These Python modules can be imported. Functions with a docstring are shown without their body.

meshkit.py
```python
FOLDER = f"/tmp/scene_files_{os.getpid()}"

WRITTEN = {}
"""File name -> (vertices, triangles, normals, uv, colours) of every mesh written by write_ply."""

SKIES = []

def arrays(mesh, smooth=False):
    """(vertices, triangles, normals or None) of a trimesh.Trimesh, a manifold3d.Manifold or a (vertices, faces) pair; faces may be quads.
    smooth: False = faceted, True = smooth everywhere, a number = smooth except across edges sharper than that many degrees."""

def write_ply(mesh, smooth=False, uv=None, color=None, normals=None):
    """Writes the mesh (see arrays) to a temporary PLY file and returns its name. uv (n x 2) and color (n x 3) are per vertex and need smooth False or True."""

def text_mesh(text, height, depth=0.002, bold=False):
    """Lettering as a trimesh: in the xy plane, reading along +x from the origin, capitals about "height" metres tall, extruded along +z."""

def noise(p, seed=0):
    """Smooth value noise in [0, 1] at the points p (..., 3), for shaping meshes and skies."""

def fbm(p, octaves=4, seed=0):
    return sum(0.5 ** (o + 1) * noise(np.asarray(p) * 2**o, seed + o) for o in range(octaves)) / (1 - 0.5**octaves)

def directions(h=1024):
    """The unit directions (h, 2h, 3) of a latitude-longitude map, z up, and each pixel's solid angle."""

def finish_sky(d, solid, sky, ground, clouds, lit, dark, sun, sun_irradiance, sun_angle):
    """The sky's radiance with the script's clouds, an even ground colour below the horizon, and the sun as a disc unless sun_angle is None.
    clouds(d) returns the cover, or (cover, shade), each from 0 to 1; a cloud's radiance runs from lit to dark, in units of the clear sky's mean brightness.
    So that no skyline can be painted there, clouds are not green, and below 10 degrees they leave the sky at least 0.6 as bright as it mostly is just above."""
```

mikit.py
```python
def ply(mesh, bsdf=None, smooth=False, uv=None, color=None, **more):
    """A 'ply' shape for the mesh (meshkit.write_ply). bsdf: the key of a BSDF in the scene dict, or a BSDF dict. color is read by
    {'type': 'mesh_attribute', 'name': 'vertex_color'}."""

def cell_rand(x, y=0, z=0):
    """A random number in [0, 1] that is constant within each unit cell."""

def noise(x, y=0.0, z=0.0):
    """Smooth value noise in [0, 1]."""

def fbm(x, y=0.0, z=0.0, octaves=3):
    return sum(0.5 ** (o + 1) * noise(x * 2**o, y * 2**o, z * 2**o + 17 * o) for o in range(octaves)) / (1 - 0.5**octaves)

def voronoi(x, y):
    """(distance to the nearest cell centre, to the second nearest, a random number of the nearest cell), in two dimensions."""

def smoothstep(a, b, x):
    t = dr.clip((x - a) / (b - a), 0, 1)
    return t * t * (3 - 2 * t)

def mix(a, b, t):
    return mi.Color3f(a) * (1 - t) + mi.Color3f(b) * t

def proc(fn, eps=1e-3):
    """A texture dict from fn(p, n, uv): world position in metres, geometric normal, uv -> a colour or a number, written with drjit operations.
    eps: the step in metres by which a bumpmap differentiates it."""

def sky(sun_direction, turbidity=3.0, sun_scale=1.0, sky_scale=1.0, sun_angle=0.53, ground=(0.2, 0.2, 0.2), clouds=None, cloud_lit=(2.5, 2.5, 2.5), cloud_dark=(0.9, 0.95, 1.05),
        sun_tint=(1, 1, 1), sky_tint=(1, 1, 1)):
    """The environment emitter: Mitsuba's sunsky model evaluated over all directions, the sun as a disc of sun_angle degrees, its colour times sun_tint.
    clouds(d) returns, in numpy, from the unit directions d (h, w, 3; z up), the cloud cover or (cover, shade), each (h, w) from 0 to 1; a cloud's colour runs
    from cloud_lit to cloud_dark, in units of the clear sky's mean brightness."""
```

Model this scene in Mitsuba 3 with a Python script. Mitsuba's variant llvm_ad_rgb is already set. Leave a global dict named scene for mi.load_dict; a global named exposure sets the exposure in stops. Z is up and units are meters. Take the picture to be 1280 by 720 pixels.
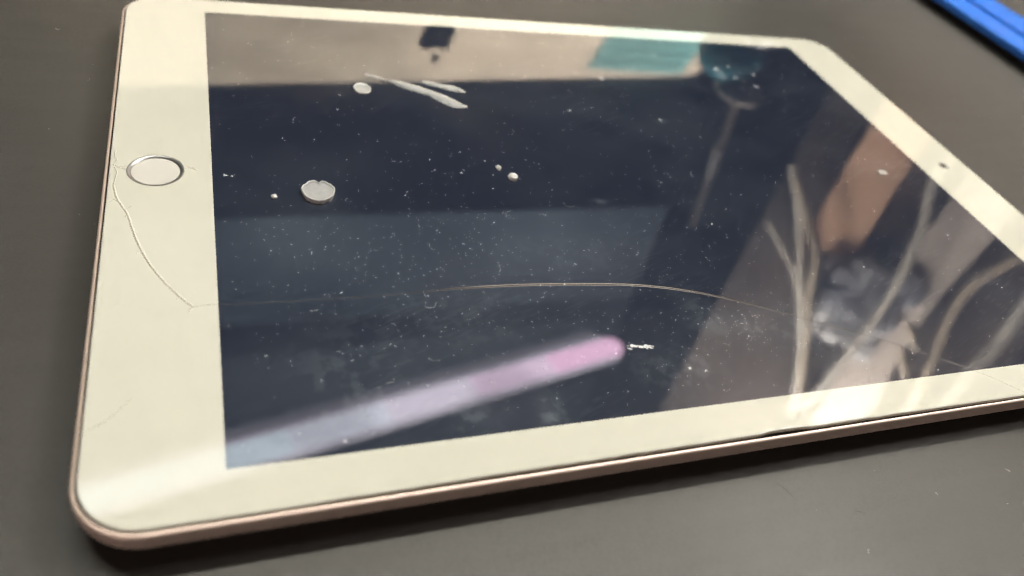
import math
import numpy as np
import trimesh
import mitsuba as mi
import drjit as dr
from shapely.geometry import Polygon, Point, box as sbox, LineString
from shapely import affinity, union_all
import mikit
import meshkit
from mikit import ply, proc, noise, fbm, smoothstep, mix, voronoi

T = mi.ScalarTransform4f
scene = {'type': 'scene'}
labels = {}
RNG = np.random.default_rng(7)

# ---------------------------------------------------------------- camera, light, exposure
CAM = np.array([-0.10157, -0.14931, 0.11574])
FWD = np.array([0.34474, 0.66391, -0.66361])
UP = np.array([0.05912, 0.69019, 0.72121])
scene['camera'] = {
    'type': 'thinlens', 'fov': 67.62, 'fov_axis': 'x', 'near_clip': 0.01, 'far_clip': 50.0,
    'aperture_radius': 0.0012, 'focus_distance': 0.168,
    'to_world': T().look_at(origin=CAM.tolist(), target=(CAM + FWD).tolist(), up=UP.tolist()),

}
exposure = 0.0
# lamps, first mirrored in the glass, others out of view: (start, end, radiance of each diffuser module from start to end)
LAMPS = [
    ('pendant_lamp', (-0.41, 0.68, 1.2), (0.79, 0.927, 1.2), 0.066,
     [(3.9, 4.7, 5.1), (4.0, 4.6, 5.0), (4.2, 4.3, 4.8), (4.6, 4.1, 4.75), (5.2, 3.9, 4.9), (5.9, 3.5, 4.9)],
     'slim pendant batten lamp with pinkish far end, hung behind the bench'),
    ('pendant_lamp_001', (-0.45, 0.23, 1.15), (0.95, 0.25, 1.15), 0.032, [(160, 156, 134)] * 6,
     'unseen warm batten lamp, out of view, lighting the tablet from above'),  # out of view, placed to light tablet and table from above
    ('pendant_lamp_002', (0.46, 0.27, 0.86), (0.74, -0.10, 0.86), 0.06, [(172, 163, 151)] * 3,
     'unseen short batten lamp, out of view, lighting the cabinet and the right of the table'),  # out of view, gives the sheen at the right of the table
]

# ---------------------------------------------------------------- helpers


def add(key, mesh, bsdf, smooth=False, label=None, cat=None, group=None, kind=None, **more):
    scene[key] = ply(mesh, bsdf, smooth=smooth, **more)
    say(key, label, cat, group, kind)
    return key


def say(key, label=None, cat=None, group=None, kind=None):
    d = {k: v for k, v in (('label', label), ('category', cat), ('group', group), ('kind', kind)) if v}
    if d:
        labels[key] = d


def rgb(*c):
    return {'type': 'rgb', 'value': list(c)}


def bsdf(key, d):
    scene[key] = d
    return key


def cat(*m):
    return trimesh.util.concatenate([x for x in m])


def bx(x0, x1, y0, y1, z0, z1):
    b = trimesh.creation.box((x1 - x0, y1 - y0, z1 - z0))
    b.apply_translation(((x0 + x1) / 2, (y0 + y1) / 2, (z0 + z1) / 2))
    return b


def rbox(x0, x1, y0, y1, z0, z1, r):
    """box with chamfered/rounded edges: hull of eight small spheres"""
    s = trimesh.creation.icosphere(2, r)
    pts = np.vstack([s.vertices + (x, y, z) for x in (x0 + r, x1 - r) for y in (y0 + r, y1 - r) for z in (z0 + r, z1 - r)])
    return trimesh.convex.convex_hull(pts)


def rrect(hx, hy, r, n=14):
    r = max(r, 1e-5)
    pts = []
    for cx, cy, a0 in ((hx - r, hy - r, 0), (-hx + r, hy - r, 90), (-hx + r, -hy + r, 180), (hx - r, -hy + r, 270)):
        for k in range(n + 1):
            a = math.radians(a0 + 90 * k / n)
            pts.append((cx + r * math.cos(a), cy + r * math.sin(a)))
    return np.array(pts)


def loft(rings, cap_first=False, cap_last=False):
    """rings: list of (n,3) arrays with the same n; quads between them"""
    n = len(rings[0])
    v = np.vstack(rings)
    f = []
    for k in range(len(rings) - 1):
        a, b = k * n, (k + 1) * n
        for i in range(n):
            j = (i + 1) % n
            f += [(a + i, a + j, b + j), (a + i, b + j, b + i)]
    for on, k, flip in ((cap_first, 0, True), (cap_last, len(rings) - 1, False)):
        if on:
            c = len(v)
            v = np.vstack([v, rings[k].mean(0)])
            for i in range(n):
                j = (i + 1) % n
                f.append((c, k * n + j, k * n + i) if flip else (c, k * n + i, k * n + j))
    return trimesh.Trimesh(v, np.array(f), process=False)


def lathe(profile, n=48, at=(0, 0, 0)):
    """profile: (radius, z) from bottom to top"""
    rings = [np.array([(r * math.cos(2 * math.pi * k / n), r * math.sin(2 * math.pi * k / n), z) for k in range(n)]) + np.array(at) for r, z in profile]
    return loft(rings, True, True)


def tube_lathe(profile, n=48, at=(0, 0, 0)):
    rings = [np.array([(r * math.cos(2 * math.pi * k / n), r * math.sin(2 * math.pi * k / n), z) for k in range(n)]) + np.array(at) for r, z in profile]
    return loft(rings)


def smooth_path(P, per=8):
    P = np.asarray(P, float)
    Q = np.vstack([2 * P[0] - P[1], P, 2 * P[-1] - P[-2]])
    out = []
    for i in range(1, len(Q) - 2):
        a, b, c, d = Q[i - 1:i + 3]
        for t in np.linspace(0, 1, per, endpoint=False):
            out.append(0.5 * (2 * b + (c - a) * t + (2 * a - 5 * b + 4 * c - d) * t * t + (3 * b - a - 3 * c + d) * t ** 3))
    out.append(P[-1])
    return np.array(out)


def tube(P, r, n=10, per=8, smooth_it=True):
    P = smooth_path(P, per) if smooth_it else np.asarray(P, float)
    rr = np.full(len(P), r) if np.isscalar(r) else np.interp(np.linspace(0, 1, len(P)), np.linspace(0, 1, len(r)), r)
    tan = np.gradient(P, axis=0)
    tan /= np.linalg.norm(tan, axis=1, keepdims=True)
    u = np.cross(tan[0], [0.3, 0.5, 0.8])
    rings = []
    for p, t, q in zip(P, tan, rr):
        u = u - t * (u @ t)
        u /= np.linalg.norm(u)
        w = np.cross(t, u)
        rings.append(np.array([p + q * (u * math.cos(2 * math.pi * k / n) + w * math.sin(2 * math.pi * k / n)) for k in range(n)]))
    return loft(rings, True, True)


def extrude(poly, z0, z1):
    geoms = getattr(poly, 'geoms', [poly])
    m = cat(*[trimesh.creation.extrude_polygon(g, z1 - z0, engine='earcut') for g in geoms])
    m.apply_translation((0, 0, z0))
    return m


def ridge(P, w, h, z, off=0.0, jit=0.0, per=6, smooth_it=True):
    """a low ridge of triangular section along a path on the glass (millimetres in, metres out)"""
    P = np.asarray(P, float)
    P = smooth_path(np.c_[P, np.zeros(len(P))], per)[:, :2] if smooth_it else P
    t = np.gradient(P, axis=0)
    t /= np.linalg.norm(t, axis=1, keepdims=True)
    nrm = np.c_[-t[:, 1], t[:, 0]]
    if jit:
        P = P + nrm * (RNG.normal(0, jit, len(P))[:, None])
    P = P + nrm * off
    ww = np.full(len(P), w) if np.isscalar(w) else np.interp(np.linspace(0, 1, len(P)), np.linspace(0, 1, len(w)), w)
    L, R = P + nrm * ww[:, None] / 2, P - nrm * ww[:, None] / 2
    n = len(P)
    v = np.vstack([np.c_[L, np.full(n, 0.0)], np.c_[P, np.full(n, h)], np.c_[R, np.full(n, 0.0)]]) / 1000
    v[:, 2] += z
    f = []
    for i in range(n - 1):
        for a, b in ((n, 0), (2 * n, n)):
            f += [(a + i, a + i + 1, b + i + 1), (a + i, b + i + 1, b + i)]
    return trimesh.Trimesh(v, np.array(f), process=False)


# ---------------------------------------------------------------- materials
ZG = 0.0090          # top of the glass above the table


def table_col(p, n, uv):
    big = fbm(p.x * 9, p.y * 9, 1.0, 3)
    fine = noise(p.x * 2600, p.y * 2600, 3.0)
    streak = noise(p.x * 60 + p.y * 20, p.y * 500, 5.0)
    k = 0.86 + 0.22 * big + 0.10 * (fine - 0.5) + 0.06 * (streak - 0.5)
    return mix((0.0415, 0.0390, 0.0362), (0.0460, 0.0437, 0.0410), big) * k


def table_rough(p, n, uv):
    return 0.30 + 0.24 * fbm(p.x * 14, p.y * 14, 2.0, 3)


bsdf('table_mat', {'type': 'principled', 'base_color': proc(table_col), 'roughness': proc(table_rough), 'specular': 0.24})


def glass_white(p, n, uv):
    return mix((0.408, 0.400, 0.350), (0.430, 0.421, 0.370), fbm(p.x * 30, p.y * 30, 0.0, 2))


bsdf('white_glass', {'type': 'plastic', 'diffuse_reflectance': proc(glass_white), 'int_ior': 1.5})
SMUDGES = [(-48.6, -75.3, 2.5, 5.0, .9), (-62, -74, 5, 3.2, .55), (2.6, -58, 6, 3.5, .6), (-5.8, -55, 4, 5, .4), (-83, -63, 9, 12, .35),
           (-60, -50, 14, 8, .25), (-17, -68, 9, 5, .45), (18, -62, 12, 6, .35), (-14, -14, 2, 1, .5), (22, 24, 2.0, 1.3, .4), (-30, -33, 18, 6, .2)]


def screen_col(p, n, uv):
    x, y = p.x * 1000, p.y * 1000
    g = fbm(x * 0.5, y * 0.5, 3.0, 4)
    haze = 0.010 * smoothstep(0.35, 0.8, fbm(x * 0.035, y * 0.05, 7.0, 3))
    film = 0.0
    for (cx, cy, rx, ry, a) in SMUDGES:
        d = dr.square((x - cx) / rx) + dr.square((y - cy) / ry)
        film = film + a * dr.exp(-d) * (0.35 + 1.1 * smoothstep(0.42, 0.75, g))
    wipes = smoothstep(0.62, 0.9, noise(x * 0.25 + y * 0.1, y * 2.2 - x * 0.9, 9.0)) * smoothstep(0.5, 0.8, fbm(x * 0.04, y * 0.04, 2.0, 2))
    d = haze + 0.055 * film + 0.010 * wipes
    return mi.Color3f(0.0115, 0.0150, 0.0265) + mi.Color3f(0.80, 0.92, 1.0) * d


def film(p, n, uv):
    return 0.025 + 0.09 * smoothstep(0.35, 0.75, fbm(p.x * 55 + 4, p.y * 55, 1.0, 3))


SCR = proc(screen_col)
bsdf('screen_mat', {'type': 'blendbsdf', 'weight': proc(film), 'a': {'type': 'plastic', 'diffuse_reflectance': SCR, 'int_ior': 2.5},
                    'b': {'type': 'roughplastic', 'diffuse_reflectance': rgb(0.016, 0.020, 0.032), 'int_ior': 2.5, 'alpha': 0.07}})
bsdf('aluminium', {'type': 'principled', 'base_color': rgb(0.71, 0.565, 0.495), 'metallic': 0.85, 'roughness': 0.6})
bsdf('ring_metal', {'type': 'twosided', 'b': {'type': 'principled', 'base_color': rgb(0.30, 0.295, 0.29), 'metallic': 0.9, 'roughness': 0.38}})
bsdf('button_white', {'type': 'plastic', 'diffuse_reflectance': rgb(0.445, 0.427, 0.398), 'int_ior': 1.6})
bsdf('lens_black', {'type': 'plastic', 'diffuse_reflectance': rgb(0.01, 0.01, 0.012), 'int_ior': 1.6})
bsdf('grey_ring', {'type': 'roughplastic', 'diffuse_reflectance': rgb(0.22, 0.21, 0.19), 'alpha': 0.2})
bsdf('dark_gap', {'type': 'diffuse', 'reflectance': rgb(0.012, 0.011, 0.010)})
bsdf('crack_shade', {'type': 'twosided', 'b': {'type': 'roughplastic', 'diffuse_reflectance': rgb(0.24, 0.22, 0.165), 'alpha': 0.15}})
bsdf('crack_lit_lip', {'type': 'twosided', 'b': {'type': 'roughplastic', 'diffuse_reflectance': rgb(0.55, 0.545, 0.50), 'alpha': 0.15}})  # pale tone paints the highlight along the raised crack lips
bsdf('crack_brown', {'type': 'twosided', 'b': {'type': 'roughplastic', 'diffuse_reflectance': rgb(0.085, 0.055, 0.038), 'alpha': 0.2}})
bsdf('crack_dark', {'type': 'twosided', 'b': {'type': 'roughplastic', 'diffuse_reflectance': rgb(0.010, 0.008, 0.008), 'alpha': 0.35}})
bsdf('milky', {'type': 'principled', 'base_color': proc(lambda p, n, uv: mix((0.19, 0.195, 0.20), (0.31, 0.31, 0.31), fbm(p.x * 1500, p.y * 1500, p.z * 1500, 3))), 'roughness': 0.28, 'specular': 0.6})
bsdf('milky_rim', {'type': 'principled', 'base_color': rgb(0.38, 0.38, 0.375), 'roughness': 0.25, 'specular': 0.6})
bsdf('dust_mat', {'type': 'twosided', 'b': {'type': 'diffuse', 'reflectance': rgb(0.58, 0.59, 0.61)}})
bsdf('blue_plastic', {'type': 'roughplastic', 'diffuse_reflectance': proc(lambda p, n, uv: mi.Color3f(0.016, 0.125, 0.52) * (0.92 + 0.16 * noise(p.x * 300, p.y * 300, p.z * 300))), 'alpha': 0.22, 'int_ior': 1.5})
bsdf('silver_case', {'type': 'principled', 'base_color': rgb(0.93, 0.785, 0.635), 'metallic': 0.5, 'roughness': 0.6, 'specular': 0.4})
bsdf('logo_dark', {'type': 'plastic', 'diffuse_reflectance': rgb(0.03, 0.032, 0.04), 'int_ior': 1.5})
bsdf('note_paper', {'type': 'twosided', 'b': {'type': 'roughplastic', 'diffuse_reflectance': rgb(0.38, 0.94, 0.94), 'alpha': 0.4}})
bsdf('pen_ink', {'type': 'diffuse', 'reflectance': rgb(0.05, 0.09, 0.13)})
bsdf('wall_upper', {'type': 'diffuse', 'reflectance': proc(lambda p, n, uv: mi.Color3f(0.20, 0.25, 0.305) * (0.8 + 0.4 * fbm(p.x * 2, p.z * 2, 1.0, 3)))})
bsdf('wall_lower', {'type': 'diffuse', 'reflectance': proc(lambda p, n, uv: mi.Color3f(0.010, 0.012, 0.020) * (0.7 + 0.6 * fbm(p.x * 3, p.z * 3, 1.0, 3)))})
bsdf('lamp_body', {'type': 'diffuse', 'reflectance': rgb(0.5, 0.5, 0.52)})


def wood(p, n, uv):
    along = p.z * 1.2
    across = (p.x * 0.6 - p.y * 0.8) * 26
    g = noise(across + 1.5 * fbm(across * 0.3, along * 4, 0, 3), along * 6, 2.0)
    return mix((0.040, 0.031, 0.028), (0.072, 0.054, 0.046), g)


bsdf('wood_mat', {'type': 'principled', 'base_color': proc(wood), 'roughness': 0.6, 'specular': 0.15})
bsdf('leather', {'type': 'principled', 'base_color': proc(lambda p, n, uv: mix((0.66, 0.40, 0.26), (0.78, 0.48, 0.32), fbm(p.x * 40, p.y * 40, p.z * 40, 3))), 'roughness': 0.5})
bsdf('cable_white', {'type': 'roughplastic', 'diffuse_reflectance': rgb(0.90, 0.83, 0.74), 'alpha': 0.2})
bsdf('cable_cream', {'type': 'roughplastic', 'diffuse_reflectance': rgb(0.74, 0.62, 0.48), 'alpha': 0.2})
bsdf('cable_black', {'type': 'roughplastic', 'diffuse_reflectance': rgb(0.03, 0.03, 0.04), 'alpha': 0.2})
bsdf('strap_grey', {'type': 'twosided', 'b': {'type': 'diffuse', 'reflectance': rgb(0.66, 0.58, 0.53)}})
bsdf('bag_plastic', {'type': 'twosided', 'b': {'type': 'principled', 'base_color': proc(lambda p, n, uv: mix((0.13, 0.135, 0.165), (0.36, 0.35, 0.36), smoothstep(0.3, 0.75, fbm(p.x * 11, p.y * 11, p.z * 11, 2)))), 'roughness': 0.3}})
bsdf('bottle_dark', {'type': 'principled', 'base_color': rgb(0.02, 0.03, 0.045), 'roughness': 0.15, 'specular': 0.6})
bsdf('bottle_blue', {'type': 'principled', 'base_color': rgb(0.05, 0.30, 0.40), 'roughness': 0.25})
bsdf('sleeve_metal', {'type': 'roughconductor', 'material': 'Al', 'alpha': 0.32})
bsdf('steel', {'type': 'principled', 'base_color': rgb(0.62, 0.54, 0.48), 'metallic': 0.3, 'roughness': 0.35})

# ---------------------------------------------------------------- setting: table, walls
add('table_top', rbox(-1.1, 1.15, -1.0, 1.1, -0.03, 0.0, 0.004), 'table_mat', kind='structure', label='matt dark grey table top under the tablet')
add('back_wall', bx(-2.2, 2.8, 1.12, 1.2, -0.7, 2.1), 'wall_lower', kind='structure', label='dark navy back wall behind the bench')
add('wall_board', bx(-1.3, 0.9, 1.10, 1.118, 0.91, 1.9), 'wall_upper', label='pale blue grey board mounted high on the dark back wall', cat='board')

# ---------------------------------------------------------------- tablet
say('tablet', 'white framed tablet with cracked glass and round home button lying on the dark table', 'tablet')
OX, OY, OR = 125.4, 87.05, 10.6
prof = [(0.72, -1.25), (0.68, -0.62), (0.60, -0.52), (0.34, -0.56), (0.12, -0.68), (0.0, -0.92), (0.0, -3.1), (0.12, -3.8), (0.5, -4.6), (1.4, -5.7), (3.2, -6.9), (6.0, -8.0), (10.0, -8.7), (14, -8.93)]
rings = []
for inset, z in prof:
    q = rrect(OX - inset, OY - inset, max(OR - inset * 0.8, 2.0))
    rings.append(np.c_[q, np.full(len(q), z)] / 1000 + (0, 0, ZG))
hs = loft(rings[::-1], False, False)
floor_ = rrect(OX - 0.72, OY - 0.72, OR - 0.55)
bot = rings[-1]
hs = cat(hs, loft([bot[::-1]], False, True))
add('tablet__housing', hs, 'aluminium', smooth=35, label='pinkish silver metal rim and rounded back edge')
fl = loft([np.c_[floor_, np.full(len(floor_), -1.2)] / 1000 + (0, 0, ZG)], False, True)
add('tablet__glue_gap', fl, 'dark_gap', label='dark gap between lifted glass and metal rim')

# front glass: white printed ring, bevelled edge, chips along the near edge
g_out = rrect(124.35, 86.15, 9.6, 16)
dense = []
for i in range(len(g_out)):
    a, b = g_out[i], g_out[(i + 1) % len(g_out)]
    m = max(1, int(np.linalg.norm(b - a) / 0.5))
    dense += [a + (b - a) * k / m for k in range(m)]
g_out = np.array(dense)
for i, (x, y) in enumerate(g_out):
    if y < -86.1:
        w = np.clip((x + 95) / 30, 0, 1) * np.clip((70 - x) / 40, 0, 1)
        nz = meshkit.fbm(np.array([[x * 0.35, 0.3, 1.7]]), 4, 3)[0]
        chip = max(0.0, meshkit.noise(np.array([[x * 0.16, 4.1, 0.2]]), 5)[0] - 0.68) * 1.4
        g_out[i, 1] = y + w * (0.28 * nz + 0.12 + chip)
SX, SY = 103.9, 77.93
HB = (-115.28, 0.35)
CM = (114.5, 0.5)
inner = sbox(-SX, -SY, SX, SY)
holes = inner.union(Point(HB).buffer(5.75, 32)).union(Point(CM).buffer(1.75, 16))


def mm_mesh(poly, z0, z1):
    m = extrude(poly, z0, z1)
    m.apply_scale(0.001)
    m.apply_translation((0, 0, ZG))
    return m


slab = Polygon(g_out).buffer(-0.32).difference(holes)
top = mm_mesh(slab, -0.9, 0.0)
bev = loft([np.c_[np.asarray(Polygon(g_out).exterior.coords)[:-1], np.full(len(g_out), z)] / 1000 + (0, 0, ZG) for z in (-0.9, -0.30)])
shr = []
cen = np.asarray(Polygon(g_out).exterior.coords)[:-1]
tn = np.roll(cen, -1, 0) - np.roll(cen, 1, 0)
tn /= np.linalg.norm(tn, axis=1, keepdims=True)
nin = np.c_[-tn[:, 1], tn[:, 0]]
rounds = []
for k in range(5):
    a = math.radians(90 * k / 4)
    q = cen + nin * 0.33 * (1 - math.cos(a))
    rounds.append(np.c_[q, np.full(len(q), -0.30 + 0.298 * math.sin(a))] / 1000 + (0, 0, ZG))
bev = cat(bev, loft(rounds))
add('tablet__front_glass', cat(top, bev), 'white_glass', smooth=25, label='glossy white glass border with a long crack and chipped near edge')
scr = sbox(-SX + 0.02, -SY + 0.02, SX - 0.02, SY - 0.02)
add('tablet__screen', mm_mesh(scr, -0.8, -0.004), 'screen_mat', label='dark switched off screen with dust, smears and reflections')
# home button
pr = [(5.72, -0.85), (5.72, -0.05), (5.64, 0.05), (5.50, 0.06), (5.22, -0.03), (4.92, -0.30), (4.86, -0.40)]
rg = tube_lathe([(r / 1000, z / 1000) for r, z in pr], 72, (HB[0] / 1000, HB[1] / 1000, ZG))
btn = [(4.85, -0.6), (4.85, -0.30), (4.2, -0.34), (2.5, -0.40), (1.0, -0.43), (0.02, -0.435)]
bt = lathe([(r / 1000, z / 1000) for r, z in btn], 72, (HB[0] / 1000, HB[1] / 1000, ZG))
add('tablet__home_button', bt, 'button_white', smooth=30, label='round white dished button')
add('tablet__home_button__ring', rg, 'ring_metal', smooth=40)
pr = [(1.72, -0.6), (1.72, -0.02), (1.3, -0.02), (1.1, -0.10), (1.0, -0.12)]
add('tablet__front_camera', lathe([(r / 1000, z / 1000) for r, z in [(0.98, -0.3), (0.98, -0.10), (0.6, -0.06), (0.02, -0.05)]], 32, (CM[0] / 1000, CM[1] / 1000, ZG)), 'lens_black', smooth=40, label='tiny dark camera lens')
add('tablet__front_camera__ring', tube_lathe([(r / 1000, z / 1000) for r, z in pr[:4]], 32, (CM[0] / 1000, CM[1] / 1000, ZG)), 'grey_ring')

# cracks
ZT = ZG + 0.000004
MAIN = [(-123.29, -5.04), (-122.49, -9.14), (-121.32, -12.1), (-120.17, -14.99), (-118.96, -20.32), (-117.36, -25.93), (-115.42, -30.89), (-113.15, -35.27), (-110.54, -39.36), (-108.25, -42.29)]
TAIL = [(-108.25, -42.29), (-105.38, -41.93), (-103.9, -41.95)]
DISP = [(-103.8, -41.96), (-97.28, -42.28), (-85.56, -42.28), (-73.15, -42.28), (-59.89, -41.82), (-45.9, -41.81), (-31.34, -42.66), (-16.29, -44.31), (-5.27, -47.07), (5.3, -51.13), (18.79, -57.8), (35.56, -66.33), (53.57, -77.53)]
BR = [(53.8, -78.0), (56.98, -80.43), (62.12, -85.2)]
LL = [(-123.4, -67.5), (-122.56, -67.15), (-120.23, -65.33), (-117.52, -62.02)]
SPURS = [[(-118.96, -20.32), (-118.2, -20.6)], [(-117.36, -25.93), (-118.1, -26.6)], [(-113.15, -35.27), (-112.4, -35.1)], [(-108.25, -42.29), (-108.9, -43.0), (-108.8, -43.6)], [(-120.17, -14.99), (-120.9, -15.7)], [(-110.54, -39.36), (-111.0, -40.1)]]
SMALL = SPURS + [[(-123.7, 2.68), (-122.24, 1.2), (-121.2, 0.8)], [(-123.7, 1.51), (-122.57, 1.79), (-121.2, 2.0)],
         [(-123.5, 7.8), (-123.6, 5.36), (-123.0, 4.46), (-123.6, 2.39), (-122.78, -0.24), (-123.29, -5.04)], [(-109.29, 0.79), (-107.98, 1.38), (-107.02, 0.17)],
         [(-123.6, -10.44), (-122.9, -9.67), (-121.98, -10.49)], [(-109.0, 1.6), (-107.6, 0.6)], [(-120.9, -13.0), (-119.6, -12.2)]]
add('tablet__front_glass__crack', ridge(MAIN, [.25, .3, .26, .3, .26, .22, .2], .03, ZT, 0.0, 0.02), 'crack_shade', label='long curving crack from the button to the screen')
add('tablet__front_glass__crack_lit_lip', ridge(MAIN, [.3, .34, .3, .3, .28, .24, .2], .06, ZT, 0.27, 0.02), 'crack_lit_lip')
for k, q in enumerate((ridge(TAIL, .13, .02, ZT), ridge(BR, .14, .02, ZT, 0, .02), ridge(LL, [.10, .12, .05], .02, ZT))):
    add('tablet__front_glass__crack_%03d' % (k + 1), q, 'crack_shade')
for k, q in enumerate(SMALL):
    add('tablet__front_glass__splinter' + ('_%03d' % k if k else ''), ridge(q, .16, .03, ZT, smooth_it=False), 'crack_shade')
    add('tablet__front_glass__splinter_lit_lip' + ('_%03d' % k if k else ''), ridge(q, .15, .04, ZT, .16, smooth_it=False), 'crack_lit_lip')  # highlight beside each splinter, put into its colour
D = smooth_path(np.c_[np.array(DISP), np.zeros(len(DISP))], 8)[:, :2]
mid_ = D[(D[:, 0] > -66) & (D[:, 0] < 12)]
add('tablet__screen__crack', ridge(D, [.13, .13, .14, .16, .18, .24, .32, .36, .36], .015, ZT, 0, .012, smooth_it=False), 'crack_dark', label='thin dark crack crossing the screen')
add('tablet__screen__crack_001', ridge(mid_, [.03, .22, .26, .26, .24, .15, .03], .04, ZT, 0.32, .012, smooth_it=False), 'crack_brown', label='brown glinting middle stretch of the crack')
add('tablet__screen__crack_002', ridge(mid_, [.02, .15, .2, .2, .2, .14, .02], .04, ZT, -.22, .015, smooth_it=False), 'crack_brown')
chip_ = Polygon([(-123.4, -33.93), (-121.88, -34.34), (-120.21, -36.18), (-120.06, -39.0), (-121.51, -41.21), (-123.4, -41.36)]).buffer(-.6).buffer(.6)
pts = np.array(chip_.exterior.coords)[:-1]
if not chip_.exterior.is_ccw:
    pts = pts[::-1]
c0 = pts.mean(0)
lift = loft([np.c_[c0 + (pts - c0) * s, np.full(len(pts), z)] / 1000 + (0, 0, ZT) for s, z in ((1, 0), (.97, .03), (.8, .05), (.4, .06))], False, True)
add('tablet__front_glass__lifted_patch', lift, 'white_glass', smooth=True, label='pale half round lifted patch at the left edge')

# ---------------------------------------------------------------- debris lying on the glass


def pebble(cx, cy, rx, ry, h, seed, rot=0.0):
    m = trimesh.creation.icosphere(2, 1.0)
    v = np.array(m.vertices)
    v *= (0.75 + 0.5 * meshkit.noise(v * 1.7 + seed * 7.3, seed))[:, None]
    v = v * (rx, ry, h)
    c, s = math.cos(rot), math.sin(rot)
    v = np.c_[v[:, 0] * c - v[:, 1] * s, v[:, 0] * s + v[:, 1] * c, v[:, 2]]
    v[:, 2] -= v[:, 2].min() * 0.6
    v[:, 2] = np.maximum(v[:, 2], 0)
    v += (cx, cy, 0)
    return trimesh.Trimesh(v / 1000 + (0, 0, ZG), m.faces, process=False)


def dish(outline, h, lip, dish_depth):
    """flat cap with a raised rim and a dished middle"""
    q = np.asarray(outline, float)
    c = q.mean(0)
    rings_ = [np.c_[c + (q - c) * s, np.full(len(q), z)] / 1000 + (0, 0, ZG) for s, z in ((0.97, 0.02), (1.0, h * 0.5), (1.0, h), (1 - lip * .4, h + .12), (1 - lip, h))]
    body = loft(rings_)
    mid = [np.c_[c + (q - c) * s, np.full(len(q), z)] / 1000 + (0, 0, ZG) for s, z in ((1 - lip, h), (1 - lip * 1.5, h - dish_depth * .8), (.5, h - dish_depth), (.2, h - dish_depth * .9))]
    return body, loft(mid, False, True)


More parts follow.
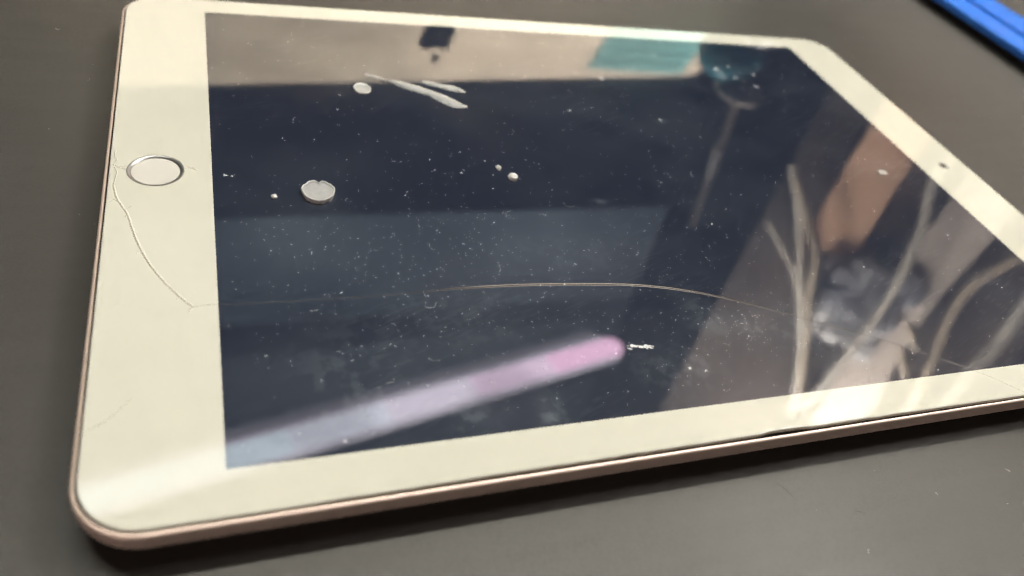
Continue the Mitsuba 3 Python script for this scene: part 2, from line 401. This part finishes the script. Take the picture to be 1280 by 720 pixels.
a2 = np.linspace(0, 2 * math.pi, 128, endpoint=False)
r2 = 3.62 + .10 * np.sin(3 * a2 + .5) + .07 * np.sin(7 * a2) - .75 * np.exp(-((a2 - 1.42) / .13) ** 2) - .22 * np.exp(-((a2 - 4.75) / .05) ** 2) + .18 * np.exp(-((a2 - 1.75) / .07) ** 2)
r2 = r2 - .25 * np.exp(-((a2 - 2.3) / .1) ** 2) + RNG.normal(0, .045, 128)
q2 = np.c_[-82.0 + r2 * np.cos(a2), -9.0 + r2 * 1.04 * np.sin(a2)]
b2, m2 = dish(q2, 1.05, 0.09, 0.3)
if b2.area and Polygon(q2).exterior.is_ccw is False:
    b2.invert(); m2.invert()
say('chipped_disc', 'small round milky plastic disc with a chipped rim lying left of the screen centre', 'disc')
add('chipped_disc__rim', b2, 'milky_rim', smooth=40)
add('chipped_disc__dished_face', m2, 'milky', smooth=40)
q1 = np.array([(-65.0 + (2.35 + .06 * math.sin(5 * a)) * math.cos(a), 37.0 + 2.75 * math.sin(a)) for a in np.linspace(0, 2 * math.pi, 64, endpoint=False)])
b1, m1 = dish(q1, 0.45, 0.16, 0.2)
say('plastic_disc', 'tiny unbroken milky plastic disc near the far screen edge, left of the strips', 'disc')
add('plastic_disc__rim', b1, 'milky_rim', smooth=40)
add('plastic_disc__dished_face', m1, 'milky', smooth=40)


def smear_strip(P, W, h):
    P = smooth_path(np.c_[np.array(P), np.zeros(len(P))], 6)[:, :2]
    W = np.interp(np.linspace(0, 1, len(P)), np.linspace(0, 1, len(W)), W)
    t = np.gradient(P, axis=0)
    t /= np.linalg.norm(t, axis=1, keepdims=True)
    nrm = np.c_[-t[:, 1], t[:, 0]]
    K = 9
    rows = []
    for j in range(K):
        s = -1 + 2 * j / (K - 1)
        wob = 1 + 0.22 * (meshkit.noise(np.c_[P * 0.8, np.full(len(P), 3.0 + (s > 0))], 4) - .5)
        z = h * (1 - s ** 4) * np.clip(W / W.max() * 1.4, 0.1, 1) * (0.8 + .4 * meshkit.noise(np.c_[P * 1.1 + nrm * s, np.full(len(P), 1.0)], 9))
        rows.append(np.c_[P + nrm * (s * W * wob / 2)[:, None], z + (0.002 if j in (0, K - 1) else 0)] / 1000 + (0, 0, ZG))
    n = len(P)
    v = np.vstack(rows)
    f = []
    for j in range(K - 1):
        for i in range(n - 1):
            a, b = j * n + i, (j + 1) * n + i
            f += [(a, a + 1, b + 1), (a, b + 1, b)]
    return trimesh.Trimesh(v, np.array(f), process=False)


ST1 = [(-62.81, 45.43), (-60.42, 44.13), (-57.32, 42.58), (-54.28, 40.75), (-50.54, 38.67), (-46.87, 36.3), (-43.34, 33.37), (-40.29, 30.16), (-37.2, 29.4)]
ST2 = [(-47.5, 42.3), (-46.42, 41.84), (-42.52, 40.17), (-38.93, 38.78), (-35.78, 37.21)]
bsdf('milky_two', {'type': 'twosided', 'b': dict(scene['milky'])})
add('milky_strip', smear_strip(ST1, [1.0, 1.2, .6, 2.6, 3.5, 2.8, 4.0, 3.6, .8], .6), 'milky_two', smooth=True, label='longer wavy milky strip stuck to the screen near its far edge', cat='strip')
add('milky_strip_001', smear_strip(ST2, [.5, 1.8, 2.3, 3.1, .9], .5), 'milky_two', smooth=True, label='shorter milky strip stuck to the screen just beyond the longer one', cat='strip')
add('crumb', pebble(-34.06, -3.97, 1.3, 1.5, .75, 3), 'milky_rim', smooth=True, label='whitish round crumb near the middle of the screen, larger of two', cat='crumb')
add('crumb_001', pebble(-36.66, 0.13, .75, .85, .5, 5), 'milky_rim', smooth=True, label='tiny whitish crumb just beyond the larger crumb in mid screen', cat='crumb')
add('crumb_002', pebble(-91.46, -10.08, .7, .65, .5, 8), 'milky_rim', smooth=True, label='tiny whitish crumb left of the chipped round disc', cat='crumb')
add('crumb_003', pebble(86.35, -3.07, 1.5, 1.2, .25, 11), 'milky', smooth=True, label='flat greyish crumb near the camera end of the screen', cat='crumb')
fl_ = []
for k in range(34):
    t = RNG.random()
    fl_.append(pebble(-26.9 + 5.9 * t, -61.3 - .8 * t + RNG.normal(0, .28), RNG.uniform(.12, .55), RNG.uniform(.08, .2), .08, 20 + k, RNG.normal(-.1, .3)))
add('scuff_flakes', cat(*fl_), 'dust_mat', kind='stuff', label='small ragged white scuff beside the end of the pink lamp reflection', cat='scuff')

V, F = [], []


def speck(x, y, r, asp, rot, z0, h):
    n = 5
    a = np.linspace(0, 2 * math.pi, n, endpoint=False) + RNG.random()
    rr = r * RNG.uniform(.6, 1.25, n)
    px, py = rr * np.cos(a) * asp, rr * np.sin(a) / asp
    c, s = math.cos(rot), math.sin(rot)
    ring = np.c_[px * c - py * s + x, px * s + py * c + y, np.full(n, 0.01)]
    tip = [[x + RNG.normal(0, r * .2), y + RNG.normal(0, r * .2), h]]
    b = sum(len(q) for q in V)
    V.append(np.vstack([ring, tip]) / 1000 + (0, 0, z0))
    for i in range(n):
        F.append((b + i, b + (i + 1) % n, b + n))


CL = [(-60, -20, 30, 16, 300), (-60, -46, 40, 16, 330), (-20, -10, 45, 35, 260), (-5, -58, 26, 12, 230), (-72, -12, 20, 35, 160), (20, 30, 50, 30, 130), (18, -20, 40, 35, 160), (2, -60, 4, 3, 50), (-56, -24, 8, 5, 50), (-30, -50, 30, 14, 120)]
for (cx, cy, sx_, sy_, n_) in CL:
    for k in range(n_):
        x, y = RNG.normal(cx, sx_), RNG.normal(cy, sy_)
        if abs(x) > SX - 1 or abs(y) > SY - 1:
            continue
        big = RNG.random()
        r = 0.045 + 0.07 * RNG.random() + (0.13 * RNG.random() if big > .9 else 0)
        speck(x, y, r, RNG.uniform(1, 1.5) if RNG.random() < .75 else RNG.uniform(1.6, 2.4), RNG.normal(.5, .6), ZG, r * .8)
for k in range(420):
    x, y = RNG.uniform(-SX + 1, SX - 1), RNG.uniform(-SY + 1, SY - 1)
    speck(x, y, RNG.uniform(.05, .14) + (RNG.random() > .93) * RNG.uniform(.05, .2), RNG.uniform(1, 1.8), RNG.uniform(0, 3), ZG, .1)
for x, y, r in [(11.96, 48.29, .8), (21.73, 24.48, .55), (64.44, 52.48, .8), (60, 58, .9), (70, 47, .7), (66, 60, .8), (74, 55, .6), (-6.38, 28.74, .5), (-62.4, -10.04, .3), (13.59, -24.16, .35), (-44.87, 7.49, .3), (-101.4, -1.7, .5), (-99.9, -2.0, .35), (-12.5, -69.6, .4), (-16, -68.5, .35)]:
    for k in range(4):
        speck(x + RNG.normal(0, r * .4), y + RNG.normal(0, r * .4), r * RNG.uniform(.3, .65), RNG.uniform(1, 1.5), RNG.uniform(0, 3), ZG, r * .3)
for k in range(18):
    x, y = RNG.normal(-25, 45), RNG.normal(-25, 32)
    if abs(x) > SX - 4 or abs(y) > SY - 4:
        continue
    a, l, b = RNG.uniform(0, 3.1), RNG.uniform(.5, 1.7), RNG.normal(0, .5)
    tt = np.linspace(-1, 1, 8)
    q = np.c_[tt * l, b * l * tt ** 2, np.full(8, .03)]
    c, s = math.cos(a), math.sin(a)
    q = np.c_[q[:, 0] * c - q[:, 1] * s + x, q[:, 0] * s + q[:, 1] * c + y, q[:, 2]]
    fb = tube(q / 1000 + (0, 0, ZG), .000022, 4, 1, False)
    b0 = sum(len(z) for z in V)
    V.append(np.array(fb.vertices))
    F += [tuple(f + b0) for f in np.array(fb.faces)]
add('dust', trimesh.Trimesh(np.vstack(V), np.array(F), process=False), 'dust_mat', kind='stuff', label='pale dust specks scattered over the dark screen', cat='dust')
V, F = [], []
for x, y in [(-143.1, 80.8), (-133.2, 53.6), (-124.4 - 3.5, -6.3), (-131, -3), (87.8, 113.0), (-155, 20), (-140, 30), (6, -108), (30, -100), (45, -105), (-20, -112), (52, -98), (150, 90), (180, 60)]:
    speck(x, y, RNG.uniform(.15, .35), RNG.uniform(1.2, 2.6), RNG.uniform(0, 3), 0.0, .1)
for k in range(190):
    x, y = RNG.uniform(-170, 260), RNG.uniform(-140, 170)
    if abs(x) < 127 and abs(y) < 90:
        continue
    speck(x, y, RNG.uniform(.05, .13), RNG.uniform(1, 2.2), RNG.uniform(0, 3), 0.0, .06)
bsdf('lint_mat', {'type': 'twosided', 'b': {'type': 'diffuse', 'reflectance': rgb(0.20, 0.19, 0.18)}})
add('lint', trimesh.Trimesh(np.vstack(V), np.array(F), process=False), 'lint_mat', kind='stuff', label='sparse pale lint specks on the dark table top', cat='lint')
bsdf('scratch_mat', {'type': 'twosided', 'b': {'type': 'diffuse', 'reflectance': rgb(0.034, 0.032, 0.031)}})
add('table_top__scratch', ridge([(-4.6, -91.6), (-3.4, -93.0), (-2.3, -96.2)], [.05, .28, .05], .01, 4e-6), 'scratch_mat')
add('table_top__scratch_001', ridge([(8.4, -100.0), (9.5, -100.4), (10.6, -101.0)], [.1, .25, .1], .01, 4e-6), 'scratch_mat')

# ---------------------------------------------------------------- blue tray at the far right
tray_prof = [(0.2490, 0.0006), (0.2470, 0.0006), (0.2462, 0.0012), (0.2460, 0.0038), (0.2466, 0.0044), (0.2590, 0.0052), (0.2596, 0.0040), (0.2606, 0.0040), (0.2612, 0.0060), (0.2690, 0.0068), (0.2775, 0.0068), (0.2795, 0.0060), (0.2800, 0.0030), (0.2740, 0.0006)]
tp = np.array(tray_prof)
rings = [np.c_[tp[:, 0], np.full(len(tp), y), tp[:, 1] * s + 0.0035] for y, s in ((-0.06, .55), (-0.058, 1.0), (0.248, 1.0), (0.25, .55))]
tr = loft(rings, True, True)
trimesh.repair.fix_normals(tr)
say('blue_tray', 'bright blue plastic tray edge lying on the table at the far right', 'tray')
add('blue_tray__rail', tr, 'blue_plastic', smooth=35)
for k, (x, y) in enumerate([(0.253, -0.04), (0.253, 0.23)]):
    add('blue_tray__foot' + ('' if k == 0 else '_001'), rbox(x - .002, x + .012, y - .008, y + .008, 0.0, 0.0043, .0006), 'cable_black')

# ---------------------------------------------------------------- things behind the camera's view, seen in the glass


def frame_mesh(m, o, ex, ez):
    """puts a mesh drawn in (right, up, out) at o; ex right, ez up, out = ex x ez"""
    ex, ez = np.asarray(ex, float), np.asarray(ez, float)
    A = np.eye(4)
    A[:3, 0], A[:3, 1], A[:3, 2], A[:3, 3] = ex, ez, np.cross(ex, ez), o
    m = m.copy()
    m.apply_transform(A)
    return m


# silver all in one computer seen from behind: leaning panel with logo
LEAN = math.radians(18)
P1, EX = np.array([-0.1032, 0.4922, 0.2696]), np.array([0.99507, 0.09919, 0.0])
NB = np.array([0.09919, -0.99507, 0.0])            # towards the tablet
EZ = np.array([0, 0, 1.0]) * math.cos(LEAN) - NB * math.sin(LEAN)
O = P1 + EX * 0.2 - EZ * 0.0                        # middle of the upper edge
say('desktop_computer', 'wide silver computer seen from behind, dark bitten fruit logo, at the back of the table', 'computer')
shell = extrude(Polygon(rrect(0.3235, 0.078, 0.012)), -0.012, 0.0)
shell.apply_translation((0, -0.078, 0))
add('desktop_computer__shell', frame_mesh(shell, O, EX, EZ), 'silver_case', smooth=30)
stand = cat(bx(-0.05, 0.05, -0.278, -0.10, -0.02, -0.013))
add('desktop_computer__stand', frame_mesh(stand, O, EX, EZ), 'silver_case')
ft = rbox(-0.1, 0.1, -0.08, 0.08, 0, 0.008, .003)
fo = O - EZ * 0.27
add('desktop_computer__foot', frame_mesh(ft, (fo[0], fo[1] + .02, 0), EX, (-EX[1], EX[0], 0)), 'silver_case')
body = union_all([Point(-.21, .10).buffer(.29), Point(.21, .10).buffer(.29), Point(-.16, -.2).buffer(.27), Point(.16, -.2).buffer(.27), sbox(-.2, -.36, .2, .3)])
body = body.difference(Point(0, .47).buffer(.13)).difference(Point(.60, .10).buffer(.24)).difference(Point(0, -.56).buffer(.12))
leaf = Point(.19, .50).buffer(.24).intersection(Point(-.05, .66).buffer(.24))
leaf = affinity.translate(affinity.rotate(affinity.scale(leaf, .9, .9), 0), .03, 0.19)
logo = affinity.scale(union_all([body.buffer(-.03).buffer(.03), leaf]), .0345, .0345, origin=(0, 0))
lg = extrude(logo, 0.0005, 0.0012)
lg.apply_translation((-0.008, -0.0575, 0))
add('desktop_computer__logo', frame_mesh(lg, O, EX, EZ), 'logo_dark', label='dark bitten fruit logo')
nt = extrude(sbox(0, -.076, .127, 0), 0.0012, 0.0016)
v = np.array(nt.vertices)
m = trimesh.Trimesh(v, nt.faces, process=False).subdivide().subdivide().subdivide()
v = np.array(m.vertices)
v[:, 2] += 0.006 * np.clip(-v[:, 1] / .076 - .3, 0, 1) ** 2
m.vertices = v
no = O + EX * (0.3685 - 0.2) - EZ * 0.0165
TL = math.radians(5)
EX2, EZ2 = EX * math.cos(TL) + EZ * math.sin(TL), EZ * math.cos(TL) - EX * math.sin(TL)
add('sticky_note', frame_mesh(m, no, EX2, EZ2), 'note_paper', label='blue sticky note stuck to the upper right of the silver computer', cat='sticky note')
sq = []
for r_ in range(3):
    for w_ in range(4):
        x0 = .012 + w_ * .028 + .004 * (r_ % 2)
        xs = np.linspace(0, .02, 14)
        sq.append(tube(np.c_[x0 + xs, -.014 - r_ * .016 + .003 * np.sin(xs * 900 + w_ * 2 + r_), np.full(14, .0018)], .0006, 5, 2))
add('sticky_note__pen_stroke', frame_mesh(cat(*sq), no, EX2, EZ2), 'pen_ink', label='faint scribbled pen strokes')

# bottle with a rod
bo = np.array([0.292, 0.330, 0.0])
say('pump_bottle', 'dark bottle with blue shoulder and thin metal rod rising from a disc collar', 'bottle')
add('pump_bottle__body', lathe([(.026, .0), (.030, .004), (.030, .10), (.028, .112), (.020, .122)], 40, bo), 'bottle_dark', smooth=40)
add('pump_bottle__shoulder', lathe([(.0195, .122), (.0245, .130), (.026, .139), (.022, .150), (.012, .157), (.006, .158)], 40, bo - (.008, -.006, 0)), 'bottle_blue', smooth=40)
add('pump_bottle__collar', lathe([(.006, .1585), (.019, .162), (.0215, .165), (.019, .168), (.004, .170)], 40, bo + (.006, -.006, 0)), 'steel', smooth=40)
add('pump_bottle__rod', tube([bo + (.007, -.007, .168), bo + (.0135, -.0125, .300)], .0031, 14, 4), 'steel', smooth=40)
add('pump_bottle__rod_sleeve', tube([bo + (.0088, -.0083, .219), bo + (.0105, -.0099, .246)], .0055, 14, 4), 'sleeve_metal', smooth=40)

# wooden cabinet side at the right with things hanging on it
NW = np.array([0.79864, 0.60182, 0.0])
EW = np.array([0.60182, -0.79864, 0.0])
OWALL = np.array([CAM[0], CAM[1], 0]) + NW * 0.90
K = 0.90 / 0.55


def wp(s, h, off=0.012):
    """point on the cabinet face: s along it and h above, measured on a 0.55 m rail, off = distance proud of the face"""
    k = (0.90 - off) / 0.55
    return np.array([CAM[0], CAM[1], 0]) + NW * (0.90 - off) + EW * (s * k) + np.array([0, 0, (h + 0.0992) * k - 0.0992])


def wtube(L, r, off):
    return tube([wp(s, h, o) for (s, h), o in zip(L, np.broadcast_to(off, len(L)))], r, 12, 8)


say('wooden_cabinet', 'tall brown wooden cabinet standing at the right end of the bench', 'cabinet')
for k, (s0, s1_) in enumerate([(-0.112, 0.055), (0.058, 0.225), (0.228, 0.395)]):
    pnl = rbox(s0, s1_, -0.7, 0.85, -0.02, -0.002, .003)
    add('wooden_cabinet__plank' + ('' if k == 0 else '_%03d' % k), frame_mesh(pnl, OWALL, EW, (0, 0, 1)), 'wood_mat', smooth=30)
br_ = [(-0.0309, 0.2087), (-0.0318, 0.1451), (-0.030, 0.09), (0.005, 0.088), (0.0046, 0.1304), (0.005, 0.1585), (0.0065, 0.2022), (0.002, 0.2150), (-0.006, 0.2195), (-0.020, 0.2205), (-0.0275, 0.2170)]
poly = Polygon([(s * K, (h + .0992) * K - .0992) for s, h in br_]).buffer(-.004).buffer(.004)
pe = extrude(poly, 0.0, 0.014)
add('leather_case', frame_mesh(pe, OWALL, EW, (0, 0, 1)), 'leather', smooth=30, label='orange brown leather case with rounded top leaning on the wooden cabinet', cat='case')
HOOK = (0.033, 0.385)
cables = [
    ([(-0.0653, 0.1725), (-0.0436, 0.2068), (-0.0235, 0.245), (-0.0001, 0.2901), (0.0302, 0.3545), HOOK], .0062, .03, 'cable_white', 'longest white cable hanging at the left of the cabinet bundle'),
    ([(-0.0602, 0.1787), (-0.0341, 0.2107), (-0.0178, 0.2306), (-0.0046, 0.2702), (0.0108, 0.3058), (.03, .36), HOOK], .0055, .045, 'cable_cream', 'cream cable hanging in front of the longest white cable'),
    ([(-0.0613, 0.2254), (-0.0373, 0.2436), (-0.0208, 0.2595), (.005, .305), (.03, .37), HOOK], .0050, .02, 'cable_white', 'white cable ending highest, left of the cabinet bundle'),
    ([(0.0225, 0.11), (0.0225, 0.1377), (0.0331, 0.1684), (0.0386, 0.1977), (0.0425, 0.2253), (0.0437, 0.2567), (.043, .32), (.04, .37)], .0058, .05, 'cable_white', 'white cable hanging alone right of the leather case'),
    ([(0.10, 0.13), (0.0919, 0.1617), (0.0827, 0.1915), (0.0847, 0.2254), (0.0945, 0.2617), (.105, .32), (.11, .38)], .0060, .02, 'cable_cream', 'cream cable bowed to the left near the right of the cabinet'),
    ([(0.112, .14), (0.1175, 0.1905), (0.1204, 0.224), (0.1196, 0.2493), (0.1222, 0.2823), (.124, .33), (.124, .39)], .0085, .09, 'cable_white', 'brightest white cable at the right end of the cabinet'),
    ([(0.0300, 0.149), (0.0310, 0.1801), (0.0270, 0.2159), (0.0285, 0.2467), (0.036, 0.3077), (.045, .38)], .0040, .03, 'cable_black', 'thin black cable hanging left of the grey strap'),
]
for k, (L, r, off, m_, lab) in enumerate(cables):
    add('hanging_cable' + ('' if k == 0 else '_%03d' % k), wtube(L, r, off), m_, smooth=40, label=lab, cat='cable')
LB = smooth_path([(s, h, 0) for s, h in [(0.052, 0.11), (0.0563, 0.1537), (0.0535, 0.2137), (0.0572, 0.2705), (0.0653, 0.3253), (.07, .38)]], 8)[:, :2]
a_ = np.array([[wp(s - .018, h, .016), wp(s + .018, h, .016), wp(s + .018, h, .012), wp(s - .018, h, .012)] for s, h in LB])
add('grey_strap', loft(list(a_), True, True), 'strap_grey', label='wide pale grey strap hanging on the wooden cabinet', cat='strap')
s_ = [wtube([(0.0669, 0.2444), (0.0738, .253), (0.0806, 0.2616)], [.004, .0065, .0065, .005], .04), wtube([(0.0738, 0.2672), (.081, .278), (0.0888, 0.2903)], [.004, .0065, .0065, .005], .04)]
add('cable_plug', s_[0], 'cable_cream', smooth=40, label='lower of two cream plugs hanging right of the strap', cat='plug')
add('cable_plug_001', s_[1], 'cable_cream', smooth=40, label='upper of two cream plugs hanging right of the strap', cat='plug')
# crumpled clear-grey plastic bag
ico = trimesh.creation.icosphere(4, 1.0)
v = np.array(ico.vertices)
nz = meshkit.fbm(v * 1.3 + 3, 2, 2)
v = v * (0.65 + 0.75 * np.abs(nz - .5) * 2 + .15)[:, None]
c = wp(0.024, 0.254, .02)
bag = trimesh.Trimesh(c + v[:, :1] * EW * .060 + v[:, 1:2] * np.array([0, 0, .078]) - v[:, 2:] * NW * .016, ico.faces, process=False)
add('plastic_bag', bag, 'bag_plastic', smooth=True, label='crumpled grey plastic bag hanging among the cables', cat='bag')

# ---------------------------------------------------------------- lamps
for key, a, b, w, rad, lab in LAMPS:
    a, b = np.array(a), np.array(b)
    L = np.linalg.norm(b - a)
    ex = (b - a) / L
    say(key, lab, 'lamp')
    sw = w * .985 if key == 'pendant_lamp' else w / 2 + .006
    shell = rbox(-.01, L - .002, -w * .55 if key == 'pendant_lamp' else -sw, sw, .008, .05, .005)
    ey = np.cross([0, 0, 1.0], ex)

    def put(m):
        A = np.eye(4)
        A[:3, 0], A[:3, 1], A[:3, 2], A[:3, 3] = ex, ey, (0, 0, 1), a
        m.apply_transform(A)
        return m
    add(key + '__housing', put(shell), 'cable_black', smooth=30)
    n = len(rad)
    for k, c in enumerate(rad):
        hw = w * .42 if key == 'pendant_lamp' else w / 2
        dm = put(bx(L * k / n + .0005, L * (k + 1) / n - .0005, -hw, hw, -.004, .0078))
        if key == 'pendant_lamp' and k == n - 1:       # rounded end
            cap = sbox(L * k / n + .0005, -hw, L - hw, hw).union(Point(L - hw, 0).buffer(hw, 16))
            dm = put(extrude(cap, -.004, .0078))
        add(key + '__diffuser' + ('' if k == 0 else '_%03d' % k), dm, 'lamp_body', emitter={'type': 'area', 'radiance': rgb(*[float(x) for x in c])})
    if key == 'pendant_lamp':      # dim glowing strips imitate the soft edges and halo of the reflection
        mean = np.mean(rad, 0)
        for k, (y0, y1, f_, cut) in enumerate([(.43, .60, .5, .03), (-.56, -.43, .5, .03), (.61, .98, .12, .05)]):
            m3 = put(bx(0.001, L - cut, y0 * w, y1 * w, -.003, .0078))
            add(key + '__halo_strip' + ('' if k == 0 else '_%03d' % k), m3, 'lamp_body', emitter={'type': 'area', 'radiance': rgb(*[float(x) for x in mean * f_])})
    for k, t in enumerate((.15, .85)):
        add(key + '__hanger' + ('' if k == 0 else '_001'), put(tube([(L * t, 0, .05), (L * t, 0, .9)], .003, 8, 2)), 'lamp_body')

say('unseen_front_lamp', 'unseen low lamp with a square pinkish diffuser, out of view, lighting the near and left tablet rim', 'lamp')  # out of view, placed to light the rim and the debris sides
def turn(m):
    m = m.copy()
    m.apply_transform(trimesh.transformations.rotation_matrix(-math.radians(42), (0, 0, 1)))
    m.apply_translation((-.74, -.78, 0))
    return m


add('unseen_front_lamp__base', turn(lathe([(.08, .0), (.085, .006), (.08, .014), (.012, .018)], 40)), 'lamp_body', smooth=40)
add('unseen_front_lamp__stem', turn(tube([(0, -.03, .015), (0, -.05, .15), (0, -.03, .27)], .008, 12, 4)), 'lamp_body', smooth=40)
add('unseen_front_lamp__head', turn(rbox(-.21, .21, -.045, -.002, .225, .455, .008)), 'lamp_body', smooth=30)
add('unseen_front_lamp__diffuser', turn(rbox(-.20, .20, -.0015, .006, .235, .445, .002)), 'lamp_body', emitter={'type': 'area', 'radiance': rgb(10.0, 7.8, 7.0)})

# added strip lamp, out of view, brightens the cabinet face for its reflection
say('added_strip_lamp', 'added strip lamp on two arms, out of view, lighting the wooden cabinet face', 'lamp')
c = np.array([CAM[0], CAM[1], 0]) + NW * 0.68 + EW * 0.125 + np.array([0, 0, 0.79])
dn = NW * 0.62 - np.array([0, 0, 0.785])
up_ = np.cross(dn, EW)
hd = rbox(-.20, .20, -.035, .035, -.03, -.001, .004)
add('added_strip_lamp__housing', frame_mesh(hd, c, EW, np.cross(dn, EW) / np.linalg.norm(np.cross(dn, EW))), 'lamp_body', smooth=30)
df = bx(-.19, .19, -.028, .028, 0.0, .004)
add('added_strip_lamp__diffuser', frame_mesh(df, c, EW, np.cross(dn, EW) / np.linalg.norm(np.cross(dn, EW))), 'lamp_body', emitter={'type': 'area', 'radiance': rgb(150, 140, 125)})
for k, t in enumerate((-.15, .15)):
    q0 = c + EW * t - dn * .02
    add('added_strip_lamp__arm' + ('' if k == 0 else '_001'), tube([q0, q0 + NW * .08 + (0, 0, .06), q0 + NW * .16 + (0, 0, .07), OWALL + EW * (t + .125) + (0, 0, .84) - NW * .001], .005, 10, 6), 'lamp_body', smooth=40)
